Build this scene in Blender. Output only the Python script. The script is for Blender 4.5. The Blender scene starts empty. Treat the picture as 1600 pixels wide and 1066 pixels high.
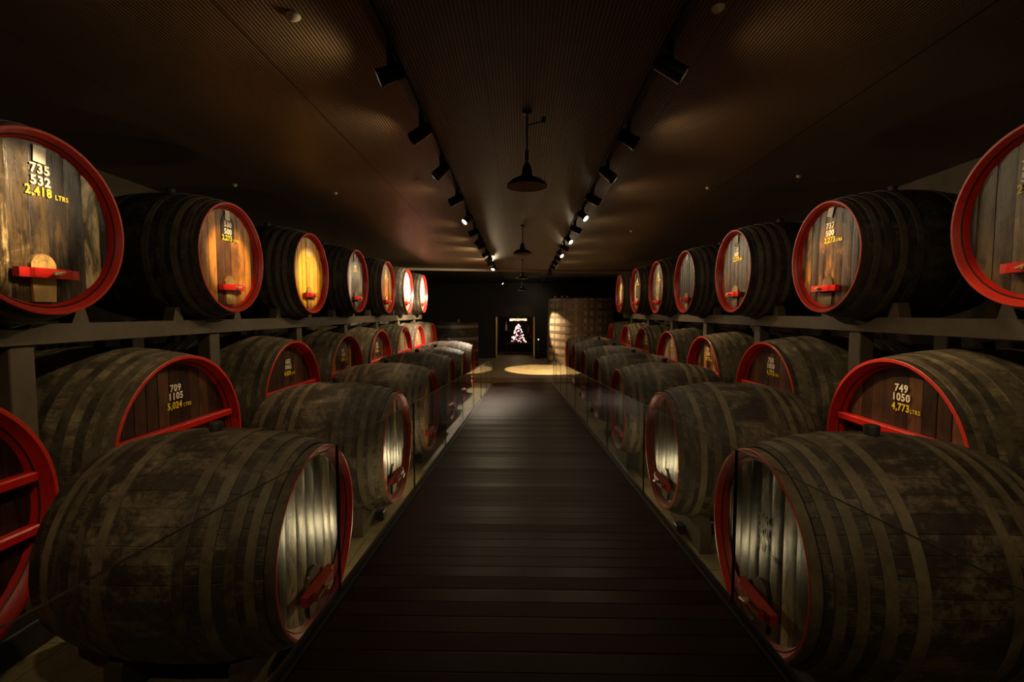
import bpy, math, random
from mathutils import Vector, Matrix
random.seed(7)
PI = math.pi
R = math.radians
S = bpy.context.scene
C = S.collection
EYE = 2.62                       # eye height above the cellar floor

# ------------------------------------------------------------ camera, world, exposure
cd = bpy.data.cameras.new('camera'); cam = bpy.data.objects.new('camera', cd); C.objects.link(cam)
cd.sensor_width = 36; cd.lens = 752.48 / 1600 * 36; cd.clip_start = .05; cd.clip_end = 100
cam.location = (0, 0, EYE); cam.rotation_euler = (R(90 - 3.412), 0, R(1.118))
S.camera = cam
S.view_settings.view_transform = 'Standard'; S.view_settings.look = 'None'
S.view_settings.gamma = 1; S.view_settings.use_curve_mapping = False
S.view_settings.exposure = 0.3
w = bpy.data.worlds.new('world'); S.world = w; w.use_nodes = True
w.node_tree.nodes['Background'].inputs[0].default_value = (.012, .010, .012, 1)
w.node_tree.nodes['Background'].inputs[1].default_value = .05
WARM = (1.0, .70, .38)
GAIN_SPOT = 2.3      # master gains for the place's lamps and the added wide wash
GAIN_FLOOR = 1.8
GAIN_WASH = 1.0
CEIL0, CEILK = EYE + 2.14, -.018
def ceil_z(y): return CEIL0 + CEILK * y
DECK0, DECKK = EYE - 1.455, -.0656
def deck_z(y): return DECK0 + DECKK * y

# ------------------------------------------------------------ materials
def mat(name):
    m = bpy.data.materials.new(name); m.use_nodes = True
    nt = m.node_tree; b = nt.nodes['Principled BSDF']
    return m, nt, b
def N(nt, t, **kw):
    n = nt.nodes.new(t)
    for k, v in kw.items(): setattr(n, k, v)
    return n
def math_(nt, op, a, b=None, c=None):
    n = N(nt, 'ShaderNodeMath', operation=op)
    for i, v in enumerate((a, b, c)):
        if v is None: continue
        if isinstance(v, (int, float)): n.inputs[i].default_value = v
        else: nt.links.new(v, n.inputs[i])
    return n.outputs[0]
def noise(nt, vec, scale, detail=4, rough=.6, dist=0):
    n = N(nt, 'ShaderNodeTexNoise'); n.inputs['Scale'].default_value = scale
    n.inputs['Detail'].default_value = detail; n.inputs['Roughness'].default_value = rough
    n.inputs['Distortion'].default_value = dist
    if vec is not None: nt.links.new(vec, n.inputs['Vector'])
    return n.outputs['Fac']
def mapping(nt, vec, scale, loc=(0, 0, 0)):
    n = N(nt, 'ShaderNodeMapping'); n.inputs['Scale'].default_value = scale; n.inputs['Location'].default_value = loc
    nt.links.new(vec, n.inputs['Vector']); return n.outputs[0]
def ramp(nt, fac, stops):
    n = N(nt, 'ShaderNodeValToRGB'); e = n.color_ramp.elements
    while len(e) < len(stops): e.new(.5)
    for el, (p, c) in zip(e, stops): el.position = p; el.color = (*c, 1) if len(c) == 3 else c
    nt.links.new(fac, n.inputs[0]); return n.outputs[0]
def mixc(nt, fac, a, b, mode='MIX'):
    n = N(nt, 'ShaderNodeMix', data_type='RGBA', blend_type=mode)
    for i, v in ((0, fac), (6, a), (7, b)):
        if isinstance(v, (int, float)): n.inputs[i].default_value = v
        elif isinstance(v, tuple): n.inputs[i].default_value = (*v, 1)
        else: nt.links.new(v, n.inputs[i])
    return n.outputs[2]
def bump(nt, b, h, strength, dist=.01):
    n = N(nt, 'ShaderNodeBump'); n.inputs['Strength'].default_value = strength; n.inputs['Distance'].default_value = dist
    nt.links.new(h, n.inputs['Height']); nt.links.new(n.outputs[0], b.inputs['Normal'])
def objco(nt, seed=True):
    tc = N(nt, 'ShaderNodeTexCoord'); o = tc.outputs['Object']
    if not seed: return o
    inf = N(nt, 'ShaderNodeObjectInfo')
    v = N(nt, 'ShaderNodeVectorMath', operation='MULTIPLY_ADD')
    cmb = N(nt, 'ShaderNodeCombineXYZ')
    for i in range(3): nt.links.new(inf.outputs['Random'], cmb.inputs[i])
    nt.links.new(cmb.outputs[0], v.inputs[0]); v.inputs[1].default_value = (37, 91, 53); nt.links.new(o, v.inputs[2])
    return v.outputs[0], o, inf.outputs['Random']

def plain(name, col, rough=.5, metal=0, spec=.5, emit=None, es=0):
    m, nt, b = mat(name)
    b.inputs['Base Color'].default_value = (*col, 1); b.inputs['Roughness'].default_value = rough
    b.inputs['Metallic'].default_value = metal; b.inputs['Specular IOR Level'].default_value = spec
    if emit: b.inputs['Emission Color'].default_value = (*emit, 1); b.inputs['Emission Strength'].default_value = es
    # fine procedural wear so nothing is a flat fill
    if not emit:
        o = objco(nt, False); n = noise(nt, o, 60, 3)
        c = mixc(nt, n, tuple(x * .8 for x in col), tuple(min(1, x * 1.2) for x in col)); nt.links.new(c, b.inputs['Base Color'])
    return m

def head_mat(name, dark, mid, light, lo, hi, rough=.32, wid=.15, stain=.5, mold=.4, grain=34):
    """vertical oak boards of a cask head; object Y runs across, Z up"""
    m, nt, b = mat(name)
    so, o, rnd = objco(nt)
    sp = N(nt, 'ShaderNodeSeparateXYZ'); nt.links.new(o, sp.inputs[0])
    yb = math_(nt, 'DIVIDE', sp.outputs['Y'], wid); fl = math_(nt, 'FLOOR', math_(nt, 'ADD', yb, .5))
    wn = N(nt, 'ShaderNodeTexWhiteNoise', noise_dimensions='1D')
    nt.links.new(math_(nt, 'MULTIPLY_ADD', rnd, 97.3, fl), wn.inputs['W'])
    # grain
    g = noise(nt, mapping(nt, so, (1, grain, grain * .065)), 1.6, 6, .65, .4)
    p = noise(nt, mapping(nt, so, (1, 1.6, 1)), 2.6, 6, .68, .6)
    a = math_(nt, 'MULTIPLY', wn.outputs['Value'], .60)
    a = math_(nt, 'ADD', a, math_(nt, 'MULTIPLY', g, .30)); a = math_(nt, 'MULTIPLY_ADD', p, 1.0, a)
    col = ramp(nt, math_(nt, 'MULTIPLY_ADD', a, .78, -.14), [(lo, dark), ((lo + hi) / 2, mid), (hi, light)])
    # dark weather stains, some running down from the bar
    st = noise(nt, mapping(nt, so, (1, 3, .8), (5, 2, 9)), 3.1, 5, .7, 1.0)
    col = mixc(nt, math_(nt, 'MULTIPLY', ramp(nt, st, [(.50, (0, 0, 0)), (.62, (1, 1, 1))]), stain), col, tuple(x * .35 for x in dark))
    mo = noise(nt, so, 38, 3, .7); mo2 = noise(nt, so, 4, 2)
    mk = math_(nt, 'MULTIPLY', ramp(nt, mo, [(.58, (0, 0, 0)), (.66, (1, 1, 1))]), math_(nt, 'MULTIPLY', mo2, mold))
    col = mixc(nt, mk, col, tuple(x * .3 for x in dark))
    # joints between the boards
    fr = math_(nt, 'FRACT', math_(nt, 'ADD', yb, .5)); e = math_(nt, 'MINIMUM', fr, math_(nt, 'SUBTRACT', 1, fr))
    jn = ramp(nt, e, [(0, (1, 1, 1)), (.035, (0, 0, 0))])
    col = mixc(nt, jn, col, (.006, .004, .003))
    nt.links.new(col, b.inputs['Base Color'])
    nt.links.new(math_(nt, 'MULTIPLY_ADD', g, .35, rough - .12), b.inputs['Roughness'])
    bump(nt, b, math_(nt, 'ADD', g, math_(nt, 'MULTIPLY', mo, .6)), .35, .006)
    return m

def stave_mat(name, dark, light, n=46, rough=.62):
    m, nt, b = mat(name)
    so, o, rnd = objco(nt)
    sp = N(nt, 'ShaderNodeSeparateXYZ'); nt.links.new(o, sp.inputs[0])
    an = math_(nt, 'MULTIPLY', math_(nt, 'ARCTAN2', sp.outputs['Y'], sp.outputs['Z']), n / (2 * PI))
    an = math_(nt, 'ADD', an, math_(nt, 'MULTIPLY', rnd, 7))
    fl = math_(nt, 'FLOOR', an); fr = math_(nt, 'FRACT', an); e = math_(nt, 'MINIMUM', fr, math_(nt, 'SUBTRACT', 1, fr))
    wn = N(nt, 'ShaderNodeTexWhiteNoise', noise_dimensions='1D'); nt.links.new(math_(nt, 'MULTIPLY_ADD', rnd, 31.7, fl), wn.inputs['W'])
    g = noise(nt, mapping(nt, so, (2, 22, 22)), 1.5, 5, .7, .3)
    p = noise(nt, so, 3.2, 6, .75, .5); q = noise(nt, so, 22, 5, .75)
    a = math_(nt, 'MULTIPLY', wn.outputs['Value'], .07)
    a = math_(nt, 'ADD', a, math_(nt, 'MULTIPLY', g, .18)); a = math_(nt, 'MULTIPLY_ADD', p, .95, a); a = math_(nt, 'MULTIPLY_ADD', q, .34, a)
    col = ramp(nt, math_(nt, 'MULTIPLY', a, .62), [(.38, tuple(x * .45 for x in dark)), (.47, dark), (.62, light)])
    # scratches and scuffs
    sc = noise(nt, mapping(nt, so, (30, 4, 4)), 1.5, 4, .7, 1.5)
    col = mixc(nt, math_(nt, 'MULTIPLY', ramp(nt, sc, [(.66, (0, 0, 0)), (.74, (1, 1, 1))]), .35), col, tuple(min(1, x * 2.2) for x in light))
    jn = ramp(nt, e, [(0, (1, 1, 1)), (.05, (0, 0, 0))])
    col = mixc(nt, math_(nt, 'MULTIPLY', jn, .4), col, tuple(x * .2 for x in dark))
    nt.links.new(col, b.inputs['Base Color'])
    nt.links.new(math_(nt, 'MULTIPLY_ADD', q, .3, rough - .15), b.inputs['Roughness'])
    bump(nt, b, math_(nt, 'SUBTRACT', math_(nt, 'ADD', g, q), jn), .5, .006)
    return m

def worn_mat(name, col, wear, rough=.4, amt=.6, scale=14):
    m, nt, b = mat(name)
    so, o, rnd = objco(nt)
    n = noise(nt, so, scale, 6, .75, .5); n2 = noise(nt, so, scale * 5, 3, .7)
    c = mixc(nt, ramp(nt, n, [(.3, (0, 0, 0)), (.8, (1, 1, 1))]), col, tuple(x * .55 for x in col))
    c = mixc(nt, math_(nt, 'MULTIPLY', ramp(nt, math_(nt, 'MULTIPLY_ADD', n2, .4, math_(nt, 'MULTIPLY', n, .6)), [(.60, (0, 0, 0)), (.64, (1, 1, 1))]), amt), c, wear)
    nt.links.new(c, b.inputs['Base Color']); b.inputs['Roughness'].default_value = rough
    bump(nt, b, math_(nt, 'ADD', n, n2), .3, .004)
    return m

M = {}
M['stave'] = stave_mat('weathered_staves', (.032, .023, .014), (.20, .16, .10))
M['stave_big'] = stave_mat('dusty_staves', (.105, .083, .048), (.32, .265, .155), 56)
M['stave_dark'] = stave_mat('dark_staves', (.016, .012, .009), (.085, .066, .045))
def hoop_mat(name, a, c):
    m, nt, b = mat(name); so, o, rnd = objco(nt)
    p = noise(nt, so, 3.4, 6, .75, .5); q = noise(nt, so, 24, 5, .75)
    f = math_(nt, 'ADD', math_(nt, 'MULTIPLY', rnd, .22), math_(nt, 'MULTIPLY_ADD', p, .85, math_(nt, 'MULTIPLY', q, .25)))
    nt.links.new(ramp(nt, f, [(.50, a), (.86, c)]), b.inputs['Base Color']); b.inputs['Roughness'].default_value = .6
    bump(nt, b, math_(nt, 'ADD', p, q), .5, .006); return m
M['hoop'] = hoop_mat('weathered_hoop', (.028, .021, .013), (.165, .132, .080))
M['hoop_big'] = hoop_mat('dusty_hoop', (.026, .021, .013), (.15, .122, .070))
M['hoop_dark'] = hoop_mat('dark_hoop', (.020, .015, .010), (.12, .095, .062))
M['red'] = worn_mat('red_paint', (.50, .012, .006), (.55, .10, .05), .30, .2, 12)
M['red_worn'] = worn_mat('worn_red_paint', (.36, .025, .014), (.50, .17, .09), .42, .5, 16)
M['red_edge'] = worn_mat('faded_red_edge', (.55, .028, .014), (.62, .22, .12), .34, .35, 20)
M['groove'] = plain('groove_black', (.02, .004, .003), .6)
M['bung'] = plain('black_bung', (.02, .018, .015), .6)
M['brass'] = worn_mat('screw_wood', (.34, .22, .09), (.55, .42, .22), .35, .5, 30)
M['paper'] = plain('paper', (.80, .76, .64), .7)
M['white'] = worn_mat('white_paint', (.85, .76, .55), (.45, .33, .18), .5, .35, 40)
M['yellow'] = worn_mat('yellow_paint', (.85, .62, .02), (.5, .33, .03), .5, .3, 40)
M['dim'] = worn_mat('faded_paint', (.30, .25, .13), (.08, .06, .03), .5, .6, 40)
M['panel'] = plain('black_panel', (.012, .010, .008), .5)
M['door_gold'] = head_mat('door_board', (.07, .042, .010), (.26, .15, .035), (.45, .28, .08), .35, .80, .4, .2, .6)
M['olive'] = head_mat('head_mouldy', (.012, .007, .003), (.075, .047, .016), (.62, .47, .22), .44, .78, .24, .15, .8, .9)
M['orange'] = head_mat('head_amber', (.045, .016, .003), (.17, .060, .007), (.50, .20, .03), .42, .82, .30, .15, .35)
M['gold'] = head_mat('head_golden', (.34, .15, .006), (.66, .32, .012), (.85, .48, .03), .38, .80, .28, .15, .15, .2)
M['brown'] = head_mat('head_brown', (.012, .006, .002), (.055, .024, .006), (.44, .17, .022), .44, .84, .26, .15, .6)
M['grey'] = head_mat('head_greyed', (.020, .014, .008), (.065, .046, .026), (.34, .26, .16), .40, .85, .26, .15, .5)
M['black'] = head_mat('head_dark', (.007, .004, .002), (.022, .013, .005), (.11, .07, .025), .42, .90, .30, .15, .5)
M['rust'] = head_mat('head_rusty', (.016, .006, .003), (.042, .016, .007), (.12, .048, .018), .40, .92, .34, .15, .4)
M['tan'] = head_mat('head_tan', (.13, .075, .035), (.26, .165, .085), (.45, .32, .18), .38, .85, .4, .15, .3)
M['pale'] = head_mat('head_overexposed', (.30, .21, .16), (.48, .37, .30), (.65, .54, .46), .38, .82, .35, .15, .2)  # strong lamp glare on the far heads, put into the board colour
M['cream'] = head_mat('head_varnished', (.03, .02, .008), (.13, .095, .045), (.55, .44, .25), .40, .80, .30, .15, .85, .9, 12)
M['timber'] = worn_mat('rack_timber', (.085, .064, .036), (.03, .024, .015), .6, .75, 5)
M['timber_dark'] = worn_mat('dark_timber', (.035, .028, .02), (.09, .07, .045), .6, .5, 6)
M['blackmetal'] = plain('black_metal', (.012, .011, .010), .38, .2)
M['steel'] = plain('grey_steel', (.35, .33, .30), .35, .9)
M['gilt'] = plain('gilt_metal', (.75, .55, .25), .3, .9)
M['wall'] = worn_mat('plaster', (.13, .105, .070), (.07, .055, .035), .85, .5, 2)
M['backwall'] = plain('black_wall', (.010, .010, .013), .7)
M['disc'] = plain('sensor_plastic', (.55, .45, .32), .5)
M['lens'] = plain('lamp_lens', (1, 1, 1), .3, emit=(1, .82, .58), es=22)
M['lens_cool'] = plain('cool_lens', (1, 1, 1), .3, emit=(.35, .40, 1), es=9)
M['bulb'] = plain('warm_bulb', (1, 1, 1), .3, emit=(1, .60, .28), es=4)
M['bauble'] = plain('white_bulb', (1, 1, 1), .3, emit=(1, .66, .76), es=1.5)
M['shade_in'] = plain('enamel_inside', (.50, .45, .33), .4)

# floor
m, nt, b = mat('concrete'); o = objco(nt, False)
n1 = noise(nt, o, 1.3, 8, .7, .3); n2 = noise(nt, o, 25, 5, .7)
col = ramp(nt, math_(nt, 'MULTIPLY_ADD', n2, .4, math_(nt, 'MULTIPLY', n1, .6)), [(.35, (.17, .135, .065)), (.65, (.42, .34, .19))])
br = N(nt, 'ShaderNodeTexBrick'); nt.links.new(o, br.inputs['Vector']); br.inputs['Scale'].default_value = 1
br.inputs['Brick Width'].default_value = 1.2; br.inputs['Row Height'].default_value = .6; br.inputs['Mortar Size'].default_value = .006
col = mixc(nt, math_(nt, 'MULTIPLY', br.outputs['Fac'], .7), col, (.05, .04, .025))
nt.links.new(col, b.inputs['Base Color']); b.inputs['Roughness'].default_value = .55
bump(nt, b, n2, .3, .01); M['concrete'] = m

# deck boards: planks laid across, Y along the ramp
def deck_material(name, a, c, wid):
    m, nt, b = mat(name); o = objco(nt, False)
    sp = N(nt, 'ShaderNodeSeparateXYZ'); nt.links.new(o, sp.inputs[0])
    yb = math_(nt, 'DIVIDE', sp.outputs['Y'], wid); fl = math_(nt, 'FLOOR', yb); fr = math_(nt, 'FRACT', yb)
    e = math_(nt, 'MINIMUM', fr, math_(nt, 'SUBTRACT', 1, fr))
    wn = N(nt, 'ShaderNodeTexWhiteNoise', noise_dimensions='1D'); nt.links.new(fl, wn.inputs['W'])
    g = noise(nt, mapping(nt, o, (1.5, 30, 1)), 2, 6, .65, .3)
    col = ramp(nt, math_(nt, 'MULTIPLY_ADD', wn.outputs['Value'], .5, math_(nt, 'MULTIPLY', g, .5)), [(.25, a), (.8, c)])
    jn = ramp(nt, e, [(0, (1, 1, 1)), (.05, (0, 0, 0))])
    col = mixc(nt, jn, col, (.003, .002, .001)); nt.links.new(col, b.inputs['Base Color'])
    nt.links.new(math_(nt, 'MULTIPLY_ADD', wn.outputs['Value'], .18, math_(nt, 'MULTIPLY_ADD', g, .15, .30)), b.inputs['Roughness']); b.inputs['Specular IOR Level'].default_value = .06; b.inputs['Specular Tint'].default_value = (1, .62, .34, 1)
    h = math_(nt, 'SUBTRACT', math_(nt, 'ADD', math_(nt, 'MULTIPLY', g, .25), math_(nt, 'MULTIPLY', wn.outputs['Value'], .5)), jn)
    bump(nt, b, h, .45, .008)
    return m
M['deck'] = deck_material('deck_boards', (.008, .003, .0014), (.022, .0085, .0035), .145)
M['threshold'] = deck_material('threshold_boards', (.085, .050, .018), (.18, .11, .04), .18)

# ceiling: slatted acoustic panels, slats run along Y
m, nt, b = mat('slatted_ceiling'); o = objco(nt, False)
sp = N(nt, 'ShaderNodeSeparateXYZ'); nt.links.new(o, sp.inputs[0])
fr = math_(nt, 'FRACT', math_(nt, 'DIVIDE', sp.outputs['X'], .030)); fr2 = math_(nt, 'FRACT', math_(nt, 'DIVIDE', sp.outputs['Y'], .030))
tri = math_(nt, 'ABSOLUTE', math_(nt, 'SUBTRACT', fr, .5))
sl = ramp(nt, tri, [(.16, (0, 0, 0)), (.27, (1, 1, 1))])
dot = ramp(nt, math_(nt, 'ABSOLUTE', math_(nt, 'SUBTRACT', fr2, .5)), [(.12, (0, 0, 0)), (.2, (1, 1, 1))])
sxp = math_(nt, 'FRACT', math_(nt, 'DIVIDE', math_(nt, 'ADD', sp.outputs['X'], 17.7 + .12), 1.75)); sx = math_(nt, 'MINIMUM', sxp, math_(nt, 'SUBTRACT', 1, sxp))
syp = math_(nt, 'FRACT', math_(nt, 'DIVIDE', math_(nt, 'ADD', sp.outputs['Y'], 49 - 8.13 + 4.9 * 8 - 39.2), 4.9)); sy = math_(nt, 'MINIMUM', syp, math_(nt, 'SUBTRACT', 1, syp))
seam = math_(nt, 'MAXIMUM', ramp(nt, sx, [(.003, (1, 1, 1)), (.005, (0, 0, 0))]), ramp(nt, sy, [(.0012, (1, 1, 1)), (.002, (0, 0, 0))]))
base = ramp(nt, noise(nt, o, .8, 4), [(.3, (.15, .092, .045)), (.7, (.21, .135, .07))])
col = mixc(nt, math_(nt, 'MULTIPLY', math_(nt, 'SUBTRACT', 1, math_(nt, 'MULTIPLY', sl, 1)), .88), base, (.006, .004, .003))
col = mixc(nt, math_(nt, 'MULTIPLY', math_(nt, 'SUBTRACT', 1, dot), .25), col, (.01, .007, .004))
col = mixc(nt, seam, col, (.004, .003, .002)); nt.links.new(col, b.inputs['Base Color']); b.inputs['Roughness'].default_value = .45
bump(nt, b, sl, .5, .006); M['ceiling'] = m

# glass: thin clear sheet, mirror share by Fresnel
m, nt, b = mat('clear_glass'); nt.nodes.remove(b)
out = nt.nodes['Material Output']; tr = N(nt, 'ShaderNodeBsdfTransparent'); tr.inputs[0].default_value = (.93, .95, .92, 1)
gl = N(nt, 'ShaderNodeBsdfGlossy'); gl.inputs['Roughness'].default_value = .015
ge = N(nt, 'ShaderNodeNewGeometry'); dt = N(nt, 'ShaderNodeVectorMath', operation='DOT_PRODUCT')
nt.links.new(ge.outputs['Normal'], dt.inputs[0]); nt.links.new(ge.outputs['Incoming'], dt.inputs[1])
sch = math_(nt, 'MULTIPLY_ADD', math_(nt, 'POWER', math_(nt, 'SUBTRACT', 1, math_(nt, 'ABSOLUTE', dt.outputs['Value'])), 5), .40, .03)
mx = N(nt, 'ShaderNodeMixShader'); nt.links.new(sch, mx.inputs[0]); nt.links.new(tr.outputs[0], mx.inputs[1]); nt.links.new(gl.outputs[0], mx.inputs[2])
nt.links.new(mx.outputs[0], out.inputs[0]); M['glass'] = m
M['glass_edge'] = plain('glass_edge', (.030, .034, .024), .45, 0, .25)

# ------------------------------------------------------------ mesh helpers
class MB:
    def __init__(s): s.v = []; s.f = []; s.m = []; s.sm = []
    def add(s, vs, fs, mi=0, smooth=False, T=None):
        o = len(s.v)
        for v in vs: s.v.append(tuple(T @ Vector(v)) if T is not None else tuple(v))
        for f in fs: s.f.append([i + o for i in f]); s.m.append(mi); s.sm.append(smooth)
        return s
    def box(s, x0, x1, y0, y1, z0, z1, mi=0, T=None, c=0.0):
        if c:
            c = min(c, abs(x1 - x0) * .3, abs(y1 - y0) * .3, abs(z1 - z0) * .3)
            vs = []
            for sx, xa in ((1, x0), (-1, x1)):
                for sy, ya in ((1, y0), (-1, y1)):
                    for sz, za in ((1, z0), (-1, z1)):
                        vs += [(xa, ya + sy * c, za + sz * c), (xa + sx * c, ya, za + sz * c), (xa + sx * c, ya + sy * c, za)]
            def I(a, b_, c_, k): return (a * 4 + b_ * 2 + c_) * 3 + k
            fs = []
            for a in (0, 1): fs.append([I(a, 0, 0, 0), I(a, 1, 0, 0), I(a, 1, 1, 0), I(a, 0, 1, 0)][::1 if a else -1])
            for b_ in (0, 1): fs.append([I(0, b_, 0, 1), I(1, b_, 0, 1), I(1, b_, 1, 1), I(0, b_, 1, 1)][::-1 if b_ else 1])
            for c_ in (0, 1): fs.append([I(0, 0, c_, 2), I(1, 0, c_, 2), I(1, 1, c_, 2), I(0, 1, c_, 2)][::1 if c_ else -1])
            for a in (0, 1):
                for b_ in (0, 1): fs.append([I(a, b_, 0, 0), I(a, b_, 1, 0), I(a, b_, 1, 1), I(a, b_, 0, 1)])
                for c_ in (0, 1): fs.append([I(a, 0, c_, 0), I(a, 1, c_, 0), I(a, 1, c_, 2), I(a, 0, c_, 2)])
            for b_ in (0, 1):
                for c_ in (0, 1): fs.append([I(0, b_, c_, 1), I(1, b_, c_, 1), I(1, b_, c_, 2), I(0, b_, c_, 2)])
            for a in (0, 1):
                for b_ in (0, 1):
                    for c_ in (0, 1): fs.append([I(a, b_, c_, 0), I(a, b_, c_, 1), I(a, b_, c_, 2)])
            return s.add(vs, fs, mi, False, T)
        vs = [(x, y, z) for x in (x0, x1) for y in (y0, y1) for z in (z0, z1)]
        return s.add(vs, [(0, 1, 3, 2), (4, 6, 7, 5), (0, 4, 5, 1), (2, 3, 7, 6), (0, 2, 6, 4), (1, 5, 7, 3)], mi, False, T)
    def lathe(s, prof, n=48, axis='z', mis=None, smooth=True, T=None, closed=False):
        """prof: list of (along, radius)"""
        vs = []
        for (a, r) in prof:
            for k in range(n):
                t = 2 * PI * k / n
                if axis == 'z': vs.append((r * math.cos(t), r * math.sin(t), a))
                else: vs.append((a, r * math.cos(t), r * math.sin(t)))
        P = len(prof)
        for j in range(P if closed else P - 1):
            j2 = (j + 1) % P
            fs = [(j * n + k, j * n + (k + 1) % n, j2 * n + (k + 1) % n, j2 * n + k) for k in range(n)]
            if j == 0: base = len(s.v); s.add(vs, [], 0, smooth, T)
            for f in fs: s.f.append([i + base for i in f]); s.m.append(mis[j] if mis else 0); s.sm.append(smooth)
        return s
    def cyl(s, p0, p1, r0, r1=None, n=16, mi=0, caps=True):
        r1 = r0 if r1 is None else r1
        p0 = Vector(p0); p1 = Vector(p1); d = p1 - p0
        T = Matrix.Translation(p0) @ d.to_track_quat('Z', 'Y').to_matrix().to_4x4(); L = d.length
        vs = [(r * math.cos(2 * PI * k / n), r * math.sin(2 * PI * k / n), a) for a, r in ((0, r0), (L, r1)) for k in range(n)]
        s.add(vs, [(k, (k + 1) % n, n + (k + 1) % n, n + k) for k in range(n)], mi, True, T)
        if caps: s.add(vs, [list(range(n))[::-1], list(range(n, 2 * n))], mi, False, T)
        return s
    def mesh(s, name, mats):
        me = bpy.data.meshes.new(name); me.from_pydata(s.v, [], s.f); me.update()
        for mt in (mats if isinstance(mats, (list, tuple)) else [mats]): me.materials.append(mt)
        me.polygons.foreach_set('material_index', s.m); me.polygons.foreach_set('use_smooth', s.sm)
        import bmesh
        bm = bmesh.new(); bm.from_mesh(me); bmesh.ops.recalc_face_normals(bm, faces=bm.faces)
        for e in bm.edges:
            if len(e.link_faces) == 2 and e.calc_face_angle(0) > .6: e.smooth = False
        bm.to_mesh(me); bm.free()
        return me
def link(name, me, parent=None, loc=(0, 0, 0), label=None):
    o = bpy.data.objects.new(name, me); C.objects.link(o); o.location = loc
    if parent is not None: o.parent = parent
    if label: o['label'] = label
    return o
def thing(name, label, cat, loc=(0, 0, 0), rz=0, group=None):
    o = bpy.data.objects.new(name, None); C.objects.link(o); o.empty_display_size = .1
    o.location = loc; o.rotation_euler = (0, 0, rz); o['label'] = label; o['category'] = cat
    if group: o['group'] = group
    return o
def tag(o, label, cat, group=None):
    o['label'] = label; o['category'] = cat
    if group: o['group'] = group
    return o
def struct(name, mb, mt):
    o = link(name, mb.mesh(name, mt)); o['kind'] = 'structure'; return o

_tc = {}
def text_mesh(s, size, mt, bold=.012, xs=1.0):
    key = (s, size, mt.name, bold, xs)
    if key in _tc: return _tc[key]
    cu = bpy.data.curves.new('t', 'FONT'); cu.body = s; cu.size = size; cu.align_x = 'CENTER'; cu.align_y = 'CENTER'
    cu.offset = bold * size; cu.extrude = .0008; cu.resolution_u = 3; cu.space_character = 1.12
    o = bpy.data.objects.new('t', cu); C.objects.link(o)
    bpy.context.view_layer.update()
    me = bpy.data.meshes.new_from_object(o.evaluated_get(bpy.context.evaluated_depsgraph_get()))
    bpy.data.objects.remove(o); bpy.data.curves.remove(cu)
    # text lies in XY -> stand it in the YZ plane facing +X
    me.transform(Matrix(((0, 0, 1, 0), (xs, 0, 0, 0), (0, 1, 0, 0), (0, 0, 0, 1))))
    me.materials.clear(); me.materials.append(mt)
    _tc[key] = me; return me

# ------------------------------------------------------------ room
mb = MB().box(-6.4, 6.4, -4, 32.3, -.15, 0); struct('floor', mb, M['concrete'])
def sloped(x0, x1, y0, y1, th):
    b = MB(); vs = [(x, y, ceil_z(y) + t) for x in (x0, x1) for y in (y0, y1) for t in (0, th)]
    return b.add(vs, [(0, 1, 3, 2), (4, 6, 7, 5), (0, 4, 5, 1), (2, 3, 7, 6), (0, 2, 6, 4), (1, 5, 7, 3)])
struct('ceiling', sloped(-6.4, 6.4, -4, 20.3, .15), M['ceiling'])
struct('ceiling_rear', sloped(-6.4, 6.4, 20.3, 28.4, .15), M['backwall'])  # unlit far part, its darkness is put into the black colour
tr = MB(); a = (-6.1, 19.2); c = (6.1, 21.4)
for (z0, z1) in ((-.09, .01),):
    vs = []
    for (x, y) in ((a[0], a[1]), (a[0], a[1] + .06), (c[0], c[1]), (c[0], c[1] + .06)):
        for z in (z0, z1): vs.append((x, y, ceil_z(y) + z))
    tr.add(vs, [(0, 1, 3, 2), (4, 6, 7, 5), (0, 4, 5, 1), (2, 3, 7, 6), (0, 2, 6, 4), (1, 5, 7, 3)])
struct('trim_1', tr, plain('trim_strip', (.45, .36, .24), .4))
mb = MB().box(-6.2, -6.0, -4, 28.4, 0, 5.0); struct('wall_left', mb, M['wall'])
mb = MB().box(6.0, 6.2, -4, 28.4, 0, 5.0); struct('wall_right', mb, M['wall'])
mb = MB().box(-6.2, 6.2, -4.2, -4, 0, 5.0); struct('wall_front', mb, M['backwall'])
mb = MB()
mb.box(-6.2, -1.46, 27.4, 27.6, 0, 4.6); mb.box(.76, 6.2, 27.4, 27.6, 0, 4.6); mb.box(-1.46, .76, 27.4, 27.6, 2.38, 4.6)
mb.box(-1.6, -1.46, 27.6, 31.6, 0, 2.6); mb.box(.76, .9, 27.6, 31.6, 0, 2.6); mb.box(-1.6, .9, 31.6, 31.75, 0, 2.6); mb.box(-1.6, .9, 27.6, 31.75, 2.5, 2.6)
struct('wall_back', mb, M['backwall'])
mb = MB().box(-1.46, -1.38, 27.33, 27.62, 0, 2.36, c=.006); mb.box(.68, .76, 27.33, 27.62, 0, 2.36, c=.006)
fr = struct('door_1', mb, M['gilt'])

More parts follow.
